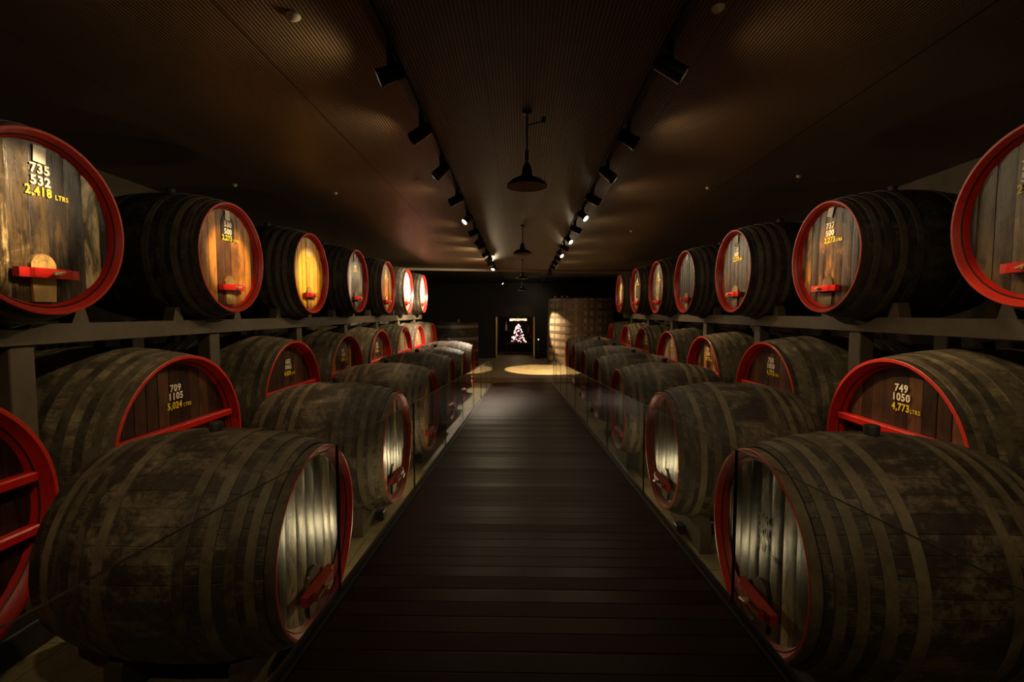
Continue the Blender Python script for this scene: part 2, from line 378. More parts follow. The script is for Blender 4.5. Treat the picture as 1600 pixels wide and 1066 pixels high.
# ------------------------------------------------------------ ramp walkway
DX0, DX1 = -1.06, 1.18
walk = thing('walkway', 'long dark board ramp sloping down between the two rows of casks', 'walkway', (0, 8, 0))
def ramp_slab(x0, x1, y0, y1, up, dn):
    vs = [(x, y, deck_z(y) + t) for x in (x0, x1) for y in (y0, y1) for t in (dn, up)]
    return MB().add(vs, [(0, 1, 3, 2), (4, 6, 7, 5), (0, 4, 5, 1), (2, 3, 7, 6), (0, 2, 6, 4), (1, 5, 7, 3)])
def at_world(o, root): o.location = tuple(-x for x in root.location); return o
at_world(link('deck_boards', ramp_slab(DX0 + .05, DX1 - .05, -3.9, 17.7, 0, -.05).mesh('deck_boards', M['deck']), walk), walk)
for x0, x1 in ((DX0 - .02, DX0 + .05), (DX1 - .05, DX1 + .02)):
    at_world(link('edge_channel', ramp_slab(x0, x1, -3.9, 17.7, .012, -.16).mesh('edge_channel', M['blackmetal']), walk), walk)
for x in (-.80, .90):
    b = MB()
    vs = [(xx, y, z) for xx in (x, x + .03) for y in (-3.9, 16.0) for z in (.001, deck_z(y) - .05)]
    b.add(vs, [(0, 1, 3, 2), (4, 6, 7, 5), (0, 4, 5, 1), (2, 3, 7, 6), (0, 2, 6, 4), (1, 5, 7, 3)])
    at_world(link('skirt', b.mesh('skirt', M['blackmetal']), walk), walk)
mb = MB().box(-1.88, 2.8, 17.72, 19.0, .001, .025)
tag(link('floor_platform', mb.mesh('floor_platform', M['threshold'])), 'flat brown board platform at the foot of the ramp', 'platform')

def glass_run(x, joints, side, gh):
    for i in range(len(joints) - 1):
        y0, y1 = joints[i] + .006, joints[i + 1] - .006
        o = thing('glass_barrier', '', 'glass barrier', (x, (y0 + y1) / 2, deck_z((y0 + y1) / 2)), 0, 'glass balustrade panels along the ramp')
        near = ['nearest of its row', 'second from the camera', 'third from the camera', 'fourth from the camera', 'fifth from the camera', 'sixth from the camera', 'seventh from the camera', 'eighth from the camera', 'ninth from the camera', 'farthest, beside the foot of the ramp'][i if i < len(joints) - 2 else 9]
        o['label'] = f'clear glass panel on the {side} ramp edge, {near}'
        ym = (y0 + y1) / 2
        vs = [(xx, y - ym, deck_z(y) - deck_z(ym) + t) for xx in (-.006, .006) for y in (y0, y1) for t in (.014, gh)]
        g = MB(); g.add(vs, [(0, 1, 3, 2), (4, 6, 7, 5), (0, 4, 5, 1), (2, 3, 7, 6), (0, 2, 6, 4), (1, 5, 7, 3)], 0); g.m = [0, 0, 1, 1, 1, 1]
        link('pane', g.mesh('pane', [M['glass'], M['glass_edge']]), o)
        k = MB()
        vs = [(xx, y - ym, deck_z(y) - deck_z(ym) + t) for xx in (-.016, .016) for y in (y0, y1) for t in (.013, .028)]
        k.add(vs, [(0, 1, 3, 2), (4, 6, 7, 5), (0, 4, 5, 1), (2, 3, 7, 6), (0, 2, 6, 4), (1, 5, 7, 3)])
        link('clamp_rail', k.mesh('clamp_rail', M['blackmetal']), o)
jl = [-1.2, .75] + [2.68 + 1.95 * k for k in range(8)] + [17.6]
jr = [-1.3, .65] + [2.60 + 1.95 * k for k in range(8)] + [17.6]
glass_run(DX0 + .01, jl, 'left', .88); glass_run(DX1 - .01, jr, 'right', .88)

# ------------------------------------------------------------ casks
# local frame: origin under the middle of the head face, +X = head side, axis at z = AX, body runs to -L
def arch(w_, h0, h1, n=12):
    """door outline in (y, z): straight to h0, arched to h1"""
    pts = [(-w_ / 2, 0), (w_ / 2, 0)]
    for k in range(n + 1):
        t = PI * k / n; pts.append((w_ / 2 * math.cos(t), h0 + (h1 - h0) * math.sin(t)))
    return pts
def cask_meshes(Rh, Rb, L, big, seed):
    rs = random.Random(seed); D = {}
    inset = .135 if big else .088; rim = .030 if big else .022; ri = Rh - (.088 if big else .084)
    def rad(x): t = (2 * (-x) / L - 1); return Rb - (Rb - Rh + .004) * t * t
    # staves: open tube with thickness at the back
    prof = [(-.07, rad(-.07) - .03)] + [(-.07 - (L - .07) * i / 22, rad(-.07 - (L - .07) * i / 22)) for i in range(23)] + [(-L, Rh - .06), (-L + .07, Rh - .07), (-L + .07, .001)]
    D['body'] = MB().lathe(prof, 72, 'x')
    # red rim: outer hoop, painted end grain, dark croze, inner chamfer
    if big:
        pr = [(-.075, Rh - .01), (-.07, Rh + .003), (-.004, Rh + .001), (0, Rh - .004), (0, Rh - rim), (-.085, Rh - .062), (-.094, Rh - .070), (-.092, Rh - .074), (-inset, ri - .002), (-inset - .03, ri - .01)]
        mi = [3, 3, 1, 1, 0, 2, 2, 0, 0]
    else:
        pr = [(-.075, Rh - .01), (-.07, Rh + .003), (-.004, Rh + .001), (0, Rh - .004), (0, Rh - rim), (-.040, Rh - .050), (-.050, Rh - .056), (-.047, Rh - .061), (-inset + .004, ri + .003), (-inset - .03, ri - .004)]
        mi = [3, 3, 1, 1, 1, 2, 2, 0, 0]
    D['rim'] = MB().lathe(pr, 96, 'x', mi)
    # head boards, each slightly cupped and tilted
    wb = .15; hb = MB(); rr = ri + .006; k0 = int(rr / wb) + 2
    for k in range(-k0, k0 + 1):
        ya, yb = (k - .5) * wb, (k + .5) * wb
        ya = max(ya, -rr * .9995); yb = min(yb, rr * .9995)
        if yb - ya < .004: continue
        cup = rs.uniform(.002, .009) * (1 if not big else .7); tilt = rs.uniform(-.006, .006); nc = 6; cols = []
        for c_ in range(nc + 1):
            u = c_ / nc; y = ya + (yb - ya) * u; zc = math.sqrt(max(0, rr * rr - y * y))
            dx = cup * (1 - (2 * u - 1) ** 4) + tilt * (2 * u - 1) * .5
            cols.append([(-inset + dx, y, zc * (2 * j / 8 - 1)) for j in range(9)])
        vs = [v for cl in cols for v in cl]
        hb.add(vs, [(c_ * 9 + j, (c_ + 1) * 9 + j, (c_ + 1) * 9 + j + 1, c_ * 9 + j + 1) for c_ in range(nc) for j in range(8)], 0, True)
        # side wall between boards
        for cl in (cols[0], cols[-1]):
            vv = cl + [(-inset - .012, p[1], p[2]) for p in cl]
            hb.add(vv, [(j, j + 1, 9 + j + 1, 9 + j) for j in range(8)])
    D['head'] = hb
    # hoops
    D['hoops'] = []
    hs = [(.115, .055), (.215, .06), (.345, .065), (.50, .065)] if not big else [(.11, .07), (.24, .07), (.40, .08), (.60, .08)]
    for (h0, wd) in hs + [(L - a - wd, wd) for (a, wd) in hs]:
        x0, x1 = -h0, -h0 - wd
        D['hoops'].append(MB().lathe([(x0, rad(x0) - .004), (x0, rad(x0) + .007), (x1, rad(x1) + .007), (x1, rad(x1) - .004)], 72, 'x'))
    b = MB(); b.lathe([(rad(-L / 2) - .02, .001), (rad(-L / 2) - .02, .042), (rad(-L / 2) + .055, .050), (rad(-L / 2) + .066, .044), (rad(-L / 2) + .066, .001)], 20, 'z', T=Matrix.Translation((-L / 2, 0, 0)))
    D['bung'] = b
    hx = -inset + .010
    if big:
        D['bars'] = []
        for zz in (.19, -.20):
            hw = math.sqrt((ri + .005) ** 2 - zz * zz)
            D['bars'].append(MB().box(hx - .004, hx + .085, -hw, hw, zz - .04, zz + .035, c=.012))
        D['door'] = MB().box(hx - .01, hx + .012, -.24, .24, -.5, .30, c=.006)
        sc = MB(); sc.cyl((hx + .085, 0, .19), (hx + .19, 0, .19), .022, .018, 12); sc.cyl((hx + .15, -.06, .19), (hx + .15, .06, .19), .011, .011, 8)
        D['screw'] = sc
    else:
        # tapered manhole door, arched at the top
        pts = arch(.20, .34 * ri, .34 * ri + .105); z0 = -ri + .015
        zb = -.375 + .045 - (.34 * ri)   # arch top sits just above the bar
        out = [(p[0], max(p[1] + zb, -math.sqrt(max(0, ri * ri - p[0] ** 2)) + .006)) for p in pts]
        out[0] = (out[0][0] * .85, -math.sqrt(ri * ri - (out[0][0]) ** 2) + .006); out[1] = (out[1][0] * .85, out[0][1])
        n = len(out); d = MB()
        vs = [(hx - .006, y, z) for y, z in out] + [(hx + .014, y, z) for y, z in out]
        d.add(vs, [list(range(n)), list(range(n, 2 * n))[::-1]] + [(i, (i + 1) % n, n + (i + 1) % n, n + i) for i in range(n)])
        D['door'] = d
        # carved clamp bar: thick in the middle, notched ends
        br = MB(); zc = -.375; sh = [(-.235, .030), (-.235, .062), (-.17, .062), (-.15, .078), (.15, .078), (.17, .062), (.235, .062), (.235, .030)]
        poly = [(hx + .014 if abs(y) < .2 else hx + .014, y) for y, _ in ()]
        top = [(hx + .014, -.235)] + [(hx + .014 + d_, y) for y, d_ in ((-.235, .052), (-.17, .060), (-.15, .085), (.15, .085), (.17, .060), (.235, .052))] + [(hx + .014, .235)]
        n = len(top)
        vs = [(x, y, zc - .036) for x, y in top] + [(x, y, zc + .036) for x, y in top]
        br.add(vs, [list(range(n))[::-1], list(range(n, 2 * n))] + [(i, (i + 1) % n, n + (i + 1) % n, n + i) for i in range(n)])
        D['bars'] = [br]
        sc = MB(); sc.cyl((hx + .08, .0, zc), (hx + .14, .0, zc), .020, .016, 12); sc.cyl((hx + .132, -.045, zc - .012), (hx + .132, .045, zc + .012), .012, .012, 8)
        sc.lathe([(hx + .084, .034), (hx + .092, .034), (hx + .092, .02)], 16, 'x', T=Matrix.Translation((0, 0, zc)))
        D['screw'] = sc
    return D
_mesh_cache = {}
def cask(row, side, k, X, Y, Rh, h, spec):
    big = row == 'B'; L = {'U': 1.55, 'C': 1.56, 'B': 1.80}[row]
    Rn, Rbn = {('U', 'L'): (.688, .805), ('U', 'R'): (.668, .785), ('C', 'L'): (.684, .81), ('C', 'R'): (.665, .79), ('B', 'L'): (.935, 1.025), ('B', 'R'): (.87, .965)}[(row, side)]
    staves, hoopm, headm = spec['s'], spec['ho'], spec['h']
    variant = k % 3
    ck = (row, side, variant)
    if ck not in _mesh_cache: _mesh_cache[ck] = (cask_meshes(Rn, Rbn, L, big, hash((row == 'U', side == 'L', variant)) & 255), {})
    D, mc = _mesh_cache[ck]
    def me(key, mb_, mats):
        kk = (key,) + tuple(m_.name for m_ in mats)
        if kk not in mc: mc[kk] = mb_.mesh(key, mats)
        return mc[kk]
    axis = EYE + h
    base = axis - Rbn
    root = thing('wine_cask', spec['label'], 'cask', (X, Y, base), 0 if side == 'L' else PI, spec['group'])
    z = axis - base; sc = Rh / Rn
    def part(nm, mesh, par=root, lab=None):
        o = link(nm, mesh, par, (0, 0, z) if par is root else (0, 0, 0), lab)
        if par is root: o.scale = (1, sc, sc)
        return o
    part('cask_body', me('body', D['body'], [M[staves]]))
    rmats = [M['red_worn'], M['red_edge'], M['groove']] if row == 'C' else [M['red'], M['red_edge'] if spec.get('edge', 1) else M['red'], M['groove']]
    rmats.append(M[hoopm])
    part('red_rim', me('rim', D['rim'], rmats))
    hd = part('cask_head', me('head', D['head'], [M[headm]]))
    for i, hm in enumerate(D['hoops']): part('hoop', me('hoop%d' % i, hm, [M[hoopm]]))
    bo = part('bung', me('bung', D['bung'], [M['bung']]))
    if big:
        for bb in D['bars']: part('clamp_bar', me('bar%d' % D['bars'].index(bb), bb, [M['red']]))
    else:
        part('manhole_door', me('door', D['door'], [M['door_gold'] if row == 'U' else M[headm]]), root)
        cb = part('clamp_bar', me('bar', D['bars'][0], [M['red'] if row == 'U' else M['red_worn']]))
        link('screw', me('screw', D['screw'], [M['brass']]), cb)
    inset = .135 if big else .088
    tx = -inset + .0145
    T = spec.get('t')
    if T:
        dim = spec.get('dim'); wmt = M['dim'] if dim else M['white']; ymt = M['dim'] if dim else M['yellow']
        if big: zs, sz = (.60, .515, .42), .098
        else: zs, sz = ((.415, .325, .245), .096) if row == 'U' else ((.19, .10, .0), .085)
        off = spec.get('off', 0)
        if row == 'U' and side == 'R': zs = (.365, .28, .20)
        if spec.get('panel'):
            pts = arch(.27, .20, .33); n = len(pts)
            vs = [(tx - .004, y, z_ + .215) for y, z_ in pts] + [(tx - .001, y, z_ + .215) for y, z_ in pts]
            part('black_panel', MB().add(vs, [list(range(n)), list(range(n, 2 * n))[::-1]] + [(i, (i + 1) % n, n + (i + 1) % n, n + i) for i in range(n)]).mesh('black_panel', M['panel']))
        for tt, zz, mm in ((T[0], zs[0], wmt), (T[1], zs[1], wmt)):
            o = part('number', text_mesh(tt, sz, mm, .030 if not dim else 0)); o.location = (tx, off, z + zz)
        o = part('litre_marking', text_mesh(T[2], sz * .98, ymt, .026 if not dim else 0, .88)); o.location = (tx, off - .02 if side == 'L' else off, z + zs[2])
        o2 = part('litre_marking', text_mesh('LTRS', sz * .55, ymt, .012 if not dim else 0, .9)); o2.location = (tx, off + sz * 1.72, z + zs[2] - sz * .16)
    if spec.get('paper') is not None:
        b = MB().box(-.0008, .0008, -.048, .048, -.062, .062)
        o = part('paper_label', b.mesh('paper_label', M['paper'])); o.location = (tx + .001, spec.get('off', 0), z + .528); o.rotation_euler = (R(spec['paper']), 0, 0)
    return root

UL = [(0, -3.607, 3.661, 0.693, 0.674), (1, -3.608, 6.041, 0.678, 0.681), (2, -3.615, 8.336, 0.687, 0.671), (3, -3.611, 10.679, 0.687, 0.686), (4, -3.601, 13.073, 0.7, 0.678), (5, -3.606, 15.429, 0.686, 0.675), (6, -3.598, 17.795, 0.689, 0.677)]
BL = [(0, -3.468, 2.544, 0.935, -1.377), (1, -3.462, 4.884, 0.936, -1.384), (2, -3.479, 7.328, 0.922, -1.36), (3, -3.478, 9.619, 0.919, -1.371), (4, -3.47, 11.89, 0.943, -1.383), (5, -3.466, 14.311, 0.944, -1.368), (6, -3.493, 16.566, 0.933, -1.377), (7, -3.493, 18.931, 0.94, -1.37)]
CL = [(0, -1.513, 3.531, 0.687, -1.701), (1, -1.54, 5.948, 0.683, -1.686), (2, -1.547, 8.249, 0.689, -1.685), (3, -1.533, 10.596, 0.684, -1.692), (4, -1.528, 12.823, 0.675, -1.723), (5, -1.544, 15.237, 0.677, -1.705)]
UR = [(0, 3.509, 3.414, 0.646, 0.68), (1, 3.527, 5.76, 0.643, 0.641), (2, 3.492, 8.137, 0.677, 0.679), (3, 3.498, 10.524, 0.669, 0.655), (4, 3.513, 12.774, 0.679, 0.656), (5, 3.518, 15.082, 0.681, 0.672), (6, 3.516, 17.456, 0.679, 0.667)]
BR = [(0, 3.458, 2.2, .875, -1.31), (1, 3.449, 4.562, 0.88, -1.316), (2, 3.47, 6.974, 0.865, -1.292), (3, 3.459, 9.29, 0.857, -1.315), (4, 3.467, 11.559, 0.865, -1.318), (5, 3.464, 13.937, 0.872, -1.311), (6, 3.489, 16.215, 0.878, -1.303), (7, 3.458, 18.667, 0.881, -1.303)]
CR = [(0, 1.606, 3.287, 0.671, -1.63), (1, 1.636, 5.63, 0.672, -1.617), (2, 1.603, 8.047, 0.669, -1.624), (3, 1.616, 10.32, 0.653, -1.636), (4, 1.625, 12.628, 0.653, -1.641), (5, 1.63, 15.002, 0.662, -1.632), (6, 1.648, 17.337, 0.665, -1.628)]

ORD = ['nearest', 'second', 'third', 'fourth', 'fifth', 'sixth', 'seventh', 'eighth']
SP = {
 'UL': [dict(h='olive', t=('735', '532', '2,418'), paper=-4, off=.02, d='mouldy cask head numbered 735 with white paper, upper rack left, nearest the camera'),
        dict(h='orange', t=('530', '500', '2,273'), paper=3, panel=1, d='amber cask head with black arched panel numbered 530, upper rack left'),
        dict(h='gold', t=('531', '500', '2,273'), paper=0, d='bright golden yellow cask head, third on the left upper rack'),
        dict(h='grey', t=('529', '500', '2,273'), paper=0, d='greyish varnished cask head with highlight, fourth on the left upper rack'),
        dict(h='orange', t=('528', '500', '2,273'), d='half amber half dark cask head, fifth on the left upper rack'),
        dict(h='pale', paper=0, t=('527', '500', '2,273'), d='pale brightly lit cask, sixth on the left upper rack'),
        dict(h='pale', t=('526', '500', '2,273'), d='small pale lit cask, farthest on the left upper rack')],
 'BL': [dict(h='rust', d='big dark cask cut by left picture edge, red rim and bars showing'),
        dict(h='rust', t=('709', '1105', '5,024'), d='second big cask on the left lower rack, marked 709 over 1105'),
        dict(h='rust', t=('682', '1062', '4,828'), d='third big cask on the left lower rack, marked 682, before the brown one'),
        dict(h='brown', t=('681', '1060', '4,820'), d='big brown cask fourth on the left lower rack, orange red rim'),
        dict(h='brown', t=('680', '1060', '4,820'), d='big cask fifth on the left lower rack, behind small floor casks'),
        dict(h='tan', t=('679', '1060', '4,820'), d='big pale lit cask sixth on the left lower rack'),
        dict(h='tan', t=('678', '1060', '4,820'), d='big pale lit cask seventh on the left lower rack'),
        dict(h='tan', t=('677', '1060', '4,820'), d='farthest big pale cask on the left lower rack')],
 'CL': [dict(h='cream', d='front left floor cask with big grey body and streaked cream head'),
        dict(h='cream', t=('741', '500', '2,273'), dim=1, d='second floor cask left of the ramp, glossy cream streaked head'),
        dict(h='cream', d='third floor cask left of the ramp, narrow bright head'),
        dict(h='cream', d='fourth floor cask left of the ramp'),
        dict(h='cream', d='fifth floor cask left of the ramp, pale dusty top'),
        dict(h='cream', d='sixth and farthest floor cask left of the ramp')],
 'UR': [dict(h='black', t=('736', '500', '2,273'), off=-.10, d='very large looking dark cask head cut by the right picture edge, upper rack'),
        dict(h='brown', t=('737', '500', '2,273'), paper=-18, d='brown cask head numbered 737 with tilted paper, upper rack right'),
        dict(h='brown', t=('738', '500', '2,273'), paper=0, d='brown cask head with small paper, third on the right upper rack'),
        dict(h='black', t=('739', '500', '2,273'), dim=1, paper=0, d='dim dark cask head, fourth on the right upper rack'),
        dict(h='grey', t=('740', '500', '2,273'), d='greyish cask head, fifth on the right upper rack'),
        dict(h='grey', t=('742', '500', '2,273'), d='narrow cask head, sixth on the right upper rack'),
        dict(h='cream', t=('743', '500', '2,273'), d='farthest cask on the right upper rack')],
 'BR': [dict(h='rust', d='big cask beyond the right picture edge, lower rack'),
        dict(h='rust', t=('749', '1050', '4,773'), d='big cask numbered 749 with bright red rim, lower rack right'),
        dict(h='rust', t=('750', '1050', '4,773'), dim=0, d='big cask numbered 750 with dull dark red rim, lower rack right'),
        dict(h='brown', t=('751', '1050', '4,773'), d='big cask numbered 751 with orange lit head, lower rack right'),
        dict(h='tan', t=('752', '1060', '4,820'), d='big tan headed cask fifth on the right lower rack'),
        dict(h='rust', t=('753', '1060', '4,820'), d='big cask sixth on the right lower rack'),
        dict(h='rust', t=('754', '1060', '4,820'), d='big cask seventh on the right lower rack'),
        dict(h='rust', t=('755', '1060', '4,820'), d='farthest big cask on the right lower rack')],
 'CR': [dict(h='cream', t=('740', '500', '2,273'), dim=1, d='front right floor cask with faded numbers and worn red rim'),
        dict(h='cream', d='second floor cask right of the ramp, brown glossy head'),
        dict(h='cream', d='third floor cask right of the ramp, very dark body'),
        dict(h='cream', d='fourth floor cask right of the ramp'),
        dict(h='black', d='fifth floor cask right of the ramp'),
        dict(h='black', d='sixth floor cask right of the ramp'),
        dict(h='black', d='seventh and farthest floor cask right of the ramp')]}
GR = {'U': 'casks on the upper racks', 'B': 'big casks on the lower racks', 'C': 'floor casks along the ramp'}
for key, rows in (('UL', UL), ('BL', BL), ('CL', CL), ('UR', UR), ('BR', BR), ('CR', CR)):
    for (k, X, Y, Rh, h) in rows:
        if key == 'BR' and k == 0: continue
        sp_ = dict(SP[key][k]); sp_['label'] = sp_['d']; sp_['group'] = GR[key[0]]
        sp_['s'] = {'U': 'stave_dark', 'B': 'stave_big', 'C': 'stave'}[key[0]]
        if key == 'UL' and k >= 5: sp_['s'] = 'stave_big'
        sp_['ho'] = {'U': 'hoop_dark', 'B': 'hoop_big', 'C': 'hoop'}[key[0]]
        cask(key[0], key[1], k, X, Y, Rh, h, sp_)

# ------------------------------------------------------------ racks and cradles
def rack(side, py, ubar, yend):
    s = -1 if side == 'left' else 1
    t = thing('cask_rack', f'grey timber rack holding the upper casks on the {side} side', 'rack', (s * 4.0, 8, 0), 0)
    def P(nm, mb_, mt): return at_world(link(nm, mb_.mesh(nm, mt), t), t)
    zt = EYE - (.095 if side == 'left' else .055)
    y0 = -.5
    for xc in (4.0, 5.0):
        # beam with a shallow saddle cut out under every cask
        rs_ = (.808 if side == 'left' else .788); nst = int((yend - y0) / .05); xa, xb = s * (xc - .09), s * (xc + .09); vs = []; b = MB()
        for i in range(nst + 1):
            y = y0 + (yend - y0) * i / nst; z = zt
            for (k, X, Y, Rh, h) in ubar:
                d = abs(y - Y)
                if d < rs_ * .9: z = min(z, EYE + h - math.sqrt(rs_ * rs_ - d * d) - .004)
            vs += [(xa, y, zt - .165), (xa, y, z), (xb, y, z), (xb, y, zt - .165)]
        fs = [[4 * i + j, 4 * i + (j + 1) % 4, 4 * i + 4 + (j + 1) % 4, 4 * i + 4 + j] for i in range(nst) for j in range(4)] + [[0, 1, 2, 3], [4 * nst + j for j in (3, 2, 1, 0)]]
        P('long_beam', b.add(vs, fs), M['timber'])
    for y in py:
        for xc in (4.0, 5.0):
            P('post', MB().box(min(s * (xc - .06), s * (xc + .10)), max(s * (xc - .06), s * (xc + .10)), y - .10, y + .10, 0, zt - .166, c=.008), M['timber'] if xc == 4 else M['timber_dark'])
        P('cross_beam', MB().box(min(s * 4.1, s * 4.9), max(s * 4.1, s * 4.9), y - .07, y + .07, zt - .15, zt - .02), M['timber_dark'])
    for (k, X, Y, Rh, h) in ubar:
        for dy in (-.56, .56):
            for xc in (4.0, 5.0):
                yy = Y + dy; b = MB(); sg = 1 if dy > 0 else -1
                xa, xb = min(s * (xc - .06), s * (xc + .06)), max(s * (xc - .06), s * (xc + .06))
                pr = [(-.07 * sg, 0), (.10 * sg, 0), (.055 * sg, .155), (.0, .155), (-.045 * sg, .06)]
                # wedge leaning on the belly
                n = 5; vs = [(xa, yy + p, zt + q) for p, q in pr] + [(xb, yy + p, zt + q) for p, q in pr]
                b.add(vs, [list(range(n)), list(range(n, 2 * n))[::-1]] + [(i, (i + 1) % n, n + (i + 1) % n, n + i) for i in range(n)])
                P('wedge', b, M['timber'])
    return t
def mids(rows): return [(a[2] + c_[2]) / 2 for a, c_ in zip(rows, rows[1:])]
rack('left', [1.37] + mids(BL), UL, 18.9)
rack('right', [1.05] + mids(BR), UR, 18.6)

def bearer(x, y0, y1, z, lab):
    tag(link('floor_bearer', MB().box(x - .09, x + .09, y0, y1, 0, z, c=.01).mesh('floor_bearer', M['timber_dark'])), lab, 'timber', 'floor timbers under the big casks')
for s, nm, rows, rb in ((-1, 'left', BL, 1.025), (1, 'right', BR, .965)):
    zb = EYE + rows[1][4] - rb
    for xc, wh in ((3.85, 'inner'), (4.85, 'outer')):
        bearer(s * xc, .5 if s < 0 else 3.3, 19.8, zb + .02, f'long dark floor timber under the {nm} big casks, {wh} one')
for rows, s, nm in ((CL, -1, 'left'), (CR, 1, 'right')):
    for (k, X, Y, Rh, h) in rows:
        rb = .81 if s < 0 else .79
        zb = EYE + h - rb
        t = thing('cask_cradle', f'dark timber cradle under the {ORD[k]} floor cask {nm} of the ramp', 'cradle', (X + s * .78, Y, 0), 0, 'cradles under the floor casks')
        for dx in (-.42, .42):
            b = MB()
            pr = [(-.52, 0), (.52, 0), (.52, .26)]
            for i in range(9):
                y = .46 - .92 * i / 8
                rr = rb - .020 - .03
                pr.append((y, (EYE + h) - math.sqrt(rr * rr - y * y) - .012))
            pr.append((-.52, .26)); n = len(pr)
            vs = [(dx - .06, p, q) for p, q in pr] + [(dx + .06, p, q) for p, q in pr]
            b.add(vs, [list(range(n)), list(range(n, 2 * n))[::-1]] + [(i, (i + 1) % n, n + (i + 1) % n, n + i) for i in range(n)])
            link('saddle', b.mesh('saddle', M['timber']), t)
        link('tie_beam', MB().box(-.36, .36, -.05, .05, 0, .09, c=.01).mesh('tie_beam', M['timber_dark']), t)
        o = tag(link('floor_block', MB().box(-.07, .07, -.07, .07, 0, .11, c=.008).mesh('floor_block', M['blackmetal'])), f'small black block on the floor before the {ORD[k]} {nm} floor cask', 'block', 'black blocks beside the ramp')
        o.location = (X + s * .28 - s * .02, Y, 0)

# ------------------------------------------------------------ standing vats at the end
def vat(x, y, r0, r1, h, lab, mt, nh):
    t = thing('standing_vat', lab, 'vat', (x, y, 0))
    def rr(z): return r0 + (r1 - r0) * z / h
    b = MB().lathe([(.06, .001), (.06, r0 - .02), (0, r0 - .02), (0, rr(0)), (h * .5, rr(h * .5)), (h, rr(h)), (h, rr(h) - .06), (h - .10, rr(h) - .06), (h - .10, .001)], 64, 'z')
    link('vat_body', b.mesh('vat_body', mt), t)
    for i in range(nh):
        z = .18 + (h - .36) * i / (nh - 1)
        hb = MB().lathe([(z - .07, rr(z) - .002), (z - .07, rr(z) + .010), (z + .07, rr(z) + .010), (z + .07, rr(z) - .002)], 64, 'z')
        link('hoop', hb.mesh('hoop', M['vathoop']), t)
    return t
m, nt, b = mat('vat_staves'); so, o, rnd = objco(nt)
sp = N(nt, 'ShaderNodeSeparateXYZ'); nt.links.new(o, sp.inputs[0])
an = math_(nt, 'MULTIPLY', math_(nt, 'ARCTAN2', sp.outputs['Y'], sp.outputs['X']), 70 / (2 * PI)); fr = math_(nt, 'FRACT', an); fl = math_(nt, 'FLOOR', an)
wn = N(nt, 'ShaderNodeTexWhiteNoise', noise_dimensions='1D'); nt.links.new(fl, wn.inputs['W'])
g = noise(nt, mapping(nt, so, (8, 8, .8)), 1.5, 5, .7); p = noise(nt, so, 1.6, 4)
col = ramp(nt, math_(nt, 'ADD', math_(nt, 'MULTIPLY', wn.outputs['Value'], .35), math_(nt, 'MULTIPLY_ADD', g, .4, math_(nt, 'MULTIPLY', p, .3))), [(.35, (.12, .075, .045)), (.8, (.42, .30, .19))])
jn = ramp(nt, math_(nt, 'MINIMUM', fr, math_(nt, 'SUBTRACT', 1, fr)), [(0, (1, 1, 1)), (.06, (0, 0, 0))])
col = mixc(nt, jn, col, (.03, .02, .01)); nt.links.new(col, b.inputs['Base Color']); b.inputs['Roughness'].default_value = .45
M['vatwood'] = m
M['vathoop'] = plain('iron_band', (.17, .16, .14), .42, .6)
v = vat(3.05, 24.7, 1.74, 1.66, 3.30, 'tall standing wooden vat with iron bands, lit, right of the doorway', M['vatwood'], 9)
link('leg', MB().box(-1.50, -1.36, -1.12, -1.0, 0, .30, c=.01).mesh('leg', M['timber_dark']), v)
for xx in (-1.35, -1.0, -.75): link('valve', MB().lathe([(3.2, .05), (3.33, .05), (3.36, .08), (3.42, .08), (3.44, .001)], 14, 'z', T=Matrix.Translation((xx, -.55, 0))).mesh('valve', M['steel']), v)
v = vat(-3.35, 23.7, 1.22, 1.20, 2.12, 'low standing vat with iron bands behind the left floor casks', M['stave_dark'], 4)
link('valve', MB().lathe([(2.0, .04), (2.18, .04), (2.2, .07), (2.26, .07), (2.27, .001)], 14, 'z', T=Matrix.Translation((.3, -.4, 0))).mesh('valve', M['steel']), v)
# small blue indicator on a post beside the doorway
t = thing('control_post', 'slim black post with a small blue light right of the doorway', 'post', (.95, 27.0, 0))
link('post_body', MB().box(-.06, .06, -.05, .05, 0, 1.25, c=.01).mesh('post_body', M['blackmetal']), t)
link('blue_light', MB().cyl((0, -.052, 1.10), (0, -.066, 1.10), .028, n=14).mesh('blue_light', M['lens_cool']), t)

# ------------------------------------------------------------ lit display behind the doorway
t = thing('glass_tower', 'glittering white cone of small lights on a table seen through the doorway', 'display', (-.20, 30.2, 0))
rs = random.Random(3)
tb = MB().box(-.75, .75, -.5, .5, .66, .71, c=.01)
for x in (-.7, .7):
    for y in (-.45, .45): tb.box(x - .03, x + .03, y - .03, y + .03, 0, .66)
link('table', tb.mesh('table', M['timber_dark']), t)
def sphere(mb_, c_, r, n=8, mi=0): mb_.lathe([(c_[2] - r * math.cos(PI * j / 5), max(.0005, r * math.sin(PI * j / 5))) for j in range(6)], n, 'z', T=Matrix.Translation((c_[0], c_[1], 0)))
cone = MB().lathe([(.711, .001), (.711, .44), (.78, .46), (1.4, .22), (1.85, .06), (1.92, .001)], 24, 'z'); link('cone', cone.mesh('cone', plain('cone_red', (.16, .03, .03), .4)), t)
for i in range(95):
    z = .78 + 1.12 * (rs.random() ** 1.15); rad_ = .47 * (1 - (z - .74) / 1.22) + .03; a_ = rs.uniform(-PI, 0) ; r_ = rs.uniform(.015, .040)
    b = MB(); sphere(b, (0, 0, 0), r_); o = link('bauble', b.mesh('bauble', M['bauble'] if rs.random() < .75 else M['bulb']), t, (rad_ * math.cos(a_), rad_ * math.sin(a_), z))
t = thing('chandelier', 'wide cluster of warm bulbs hanging above the glittering cone', 'chandelier', (-.20, 30.0, 2.33))
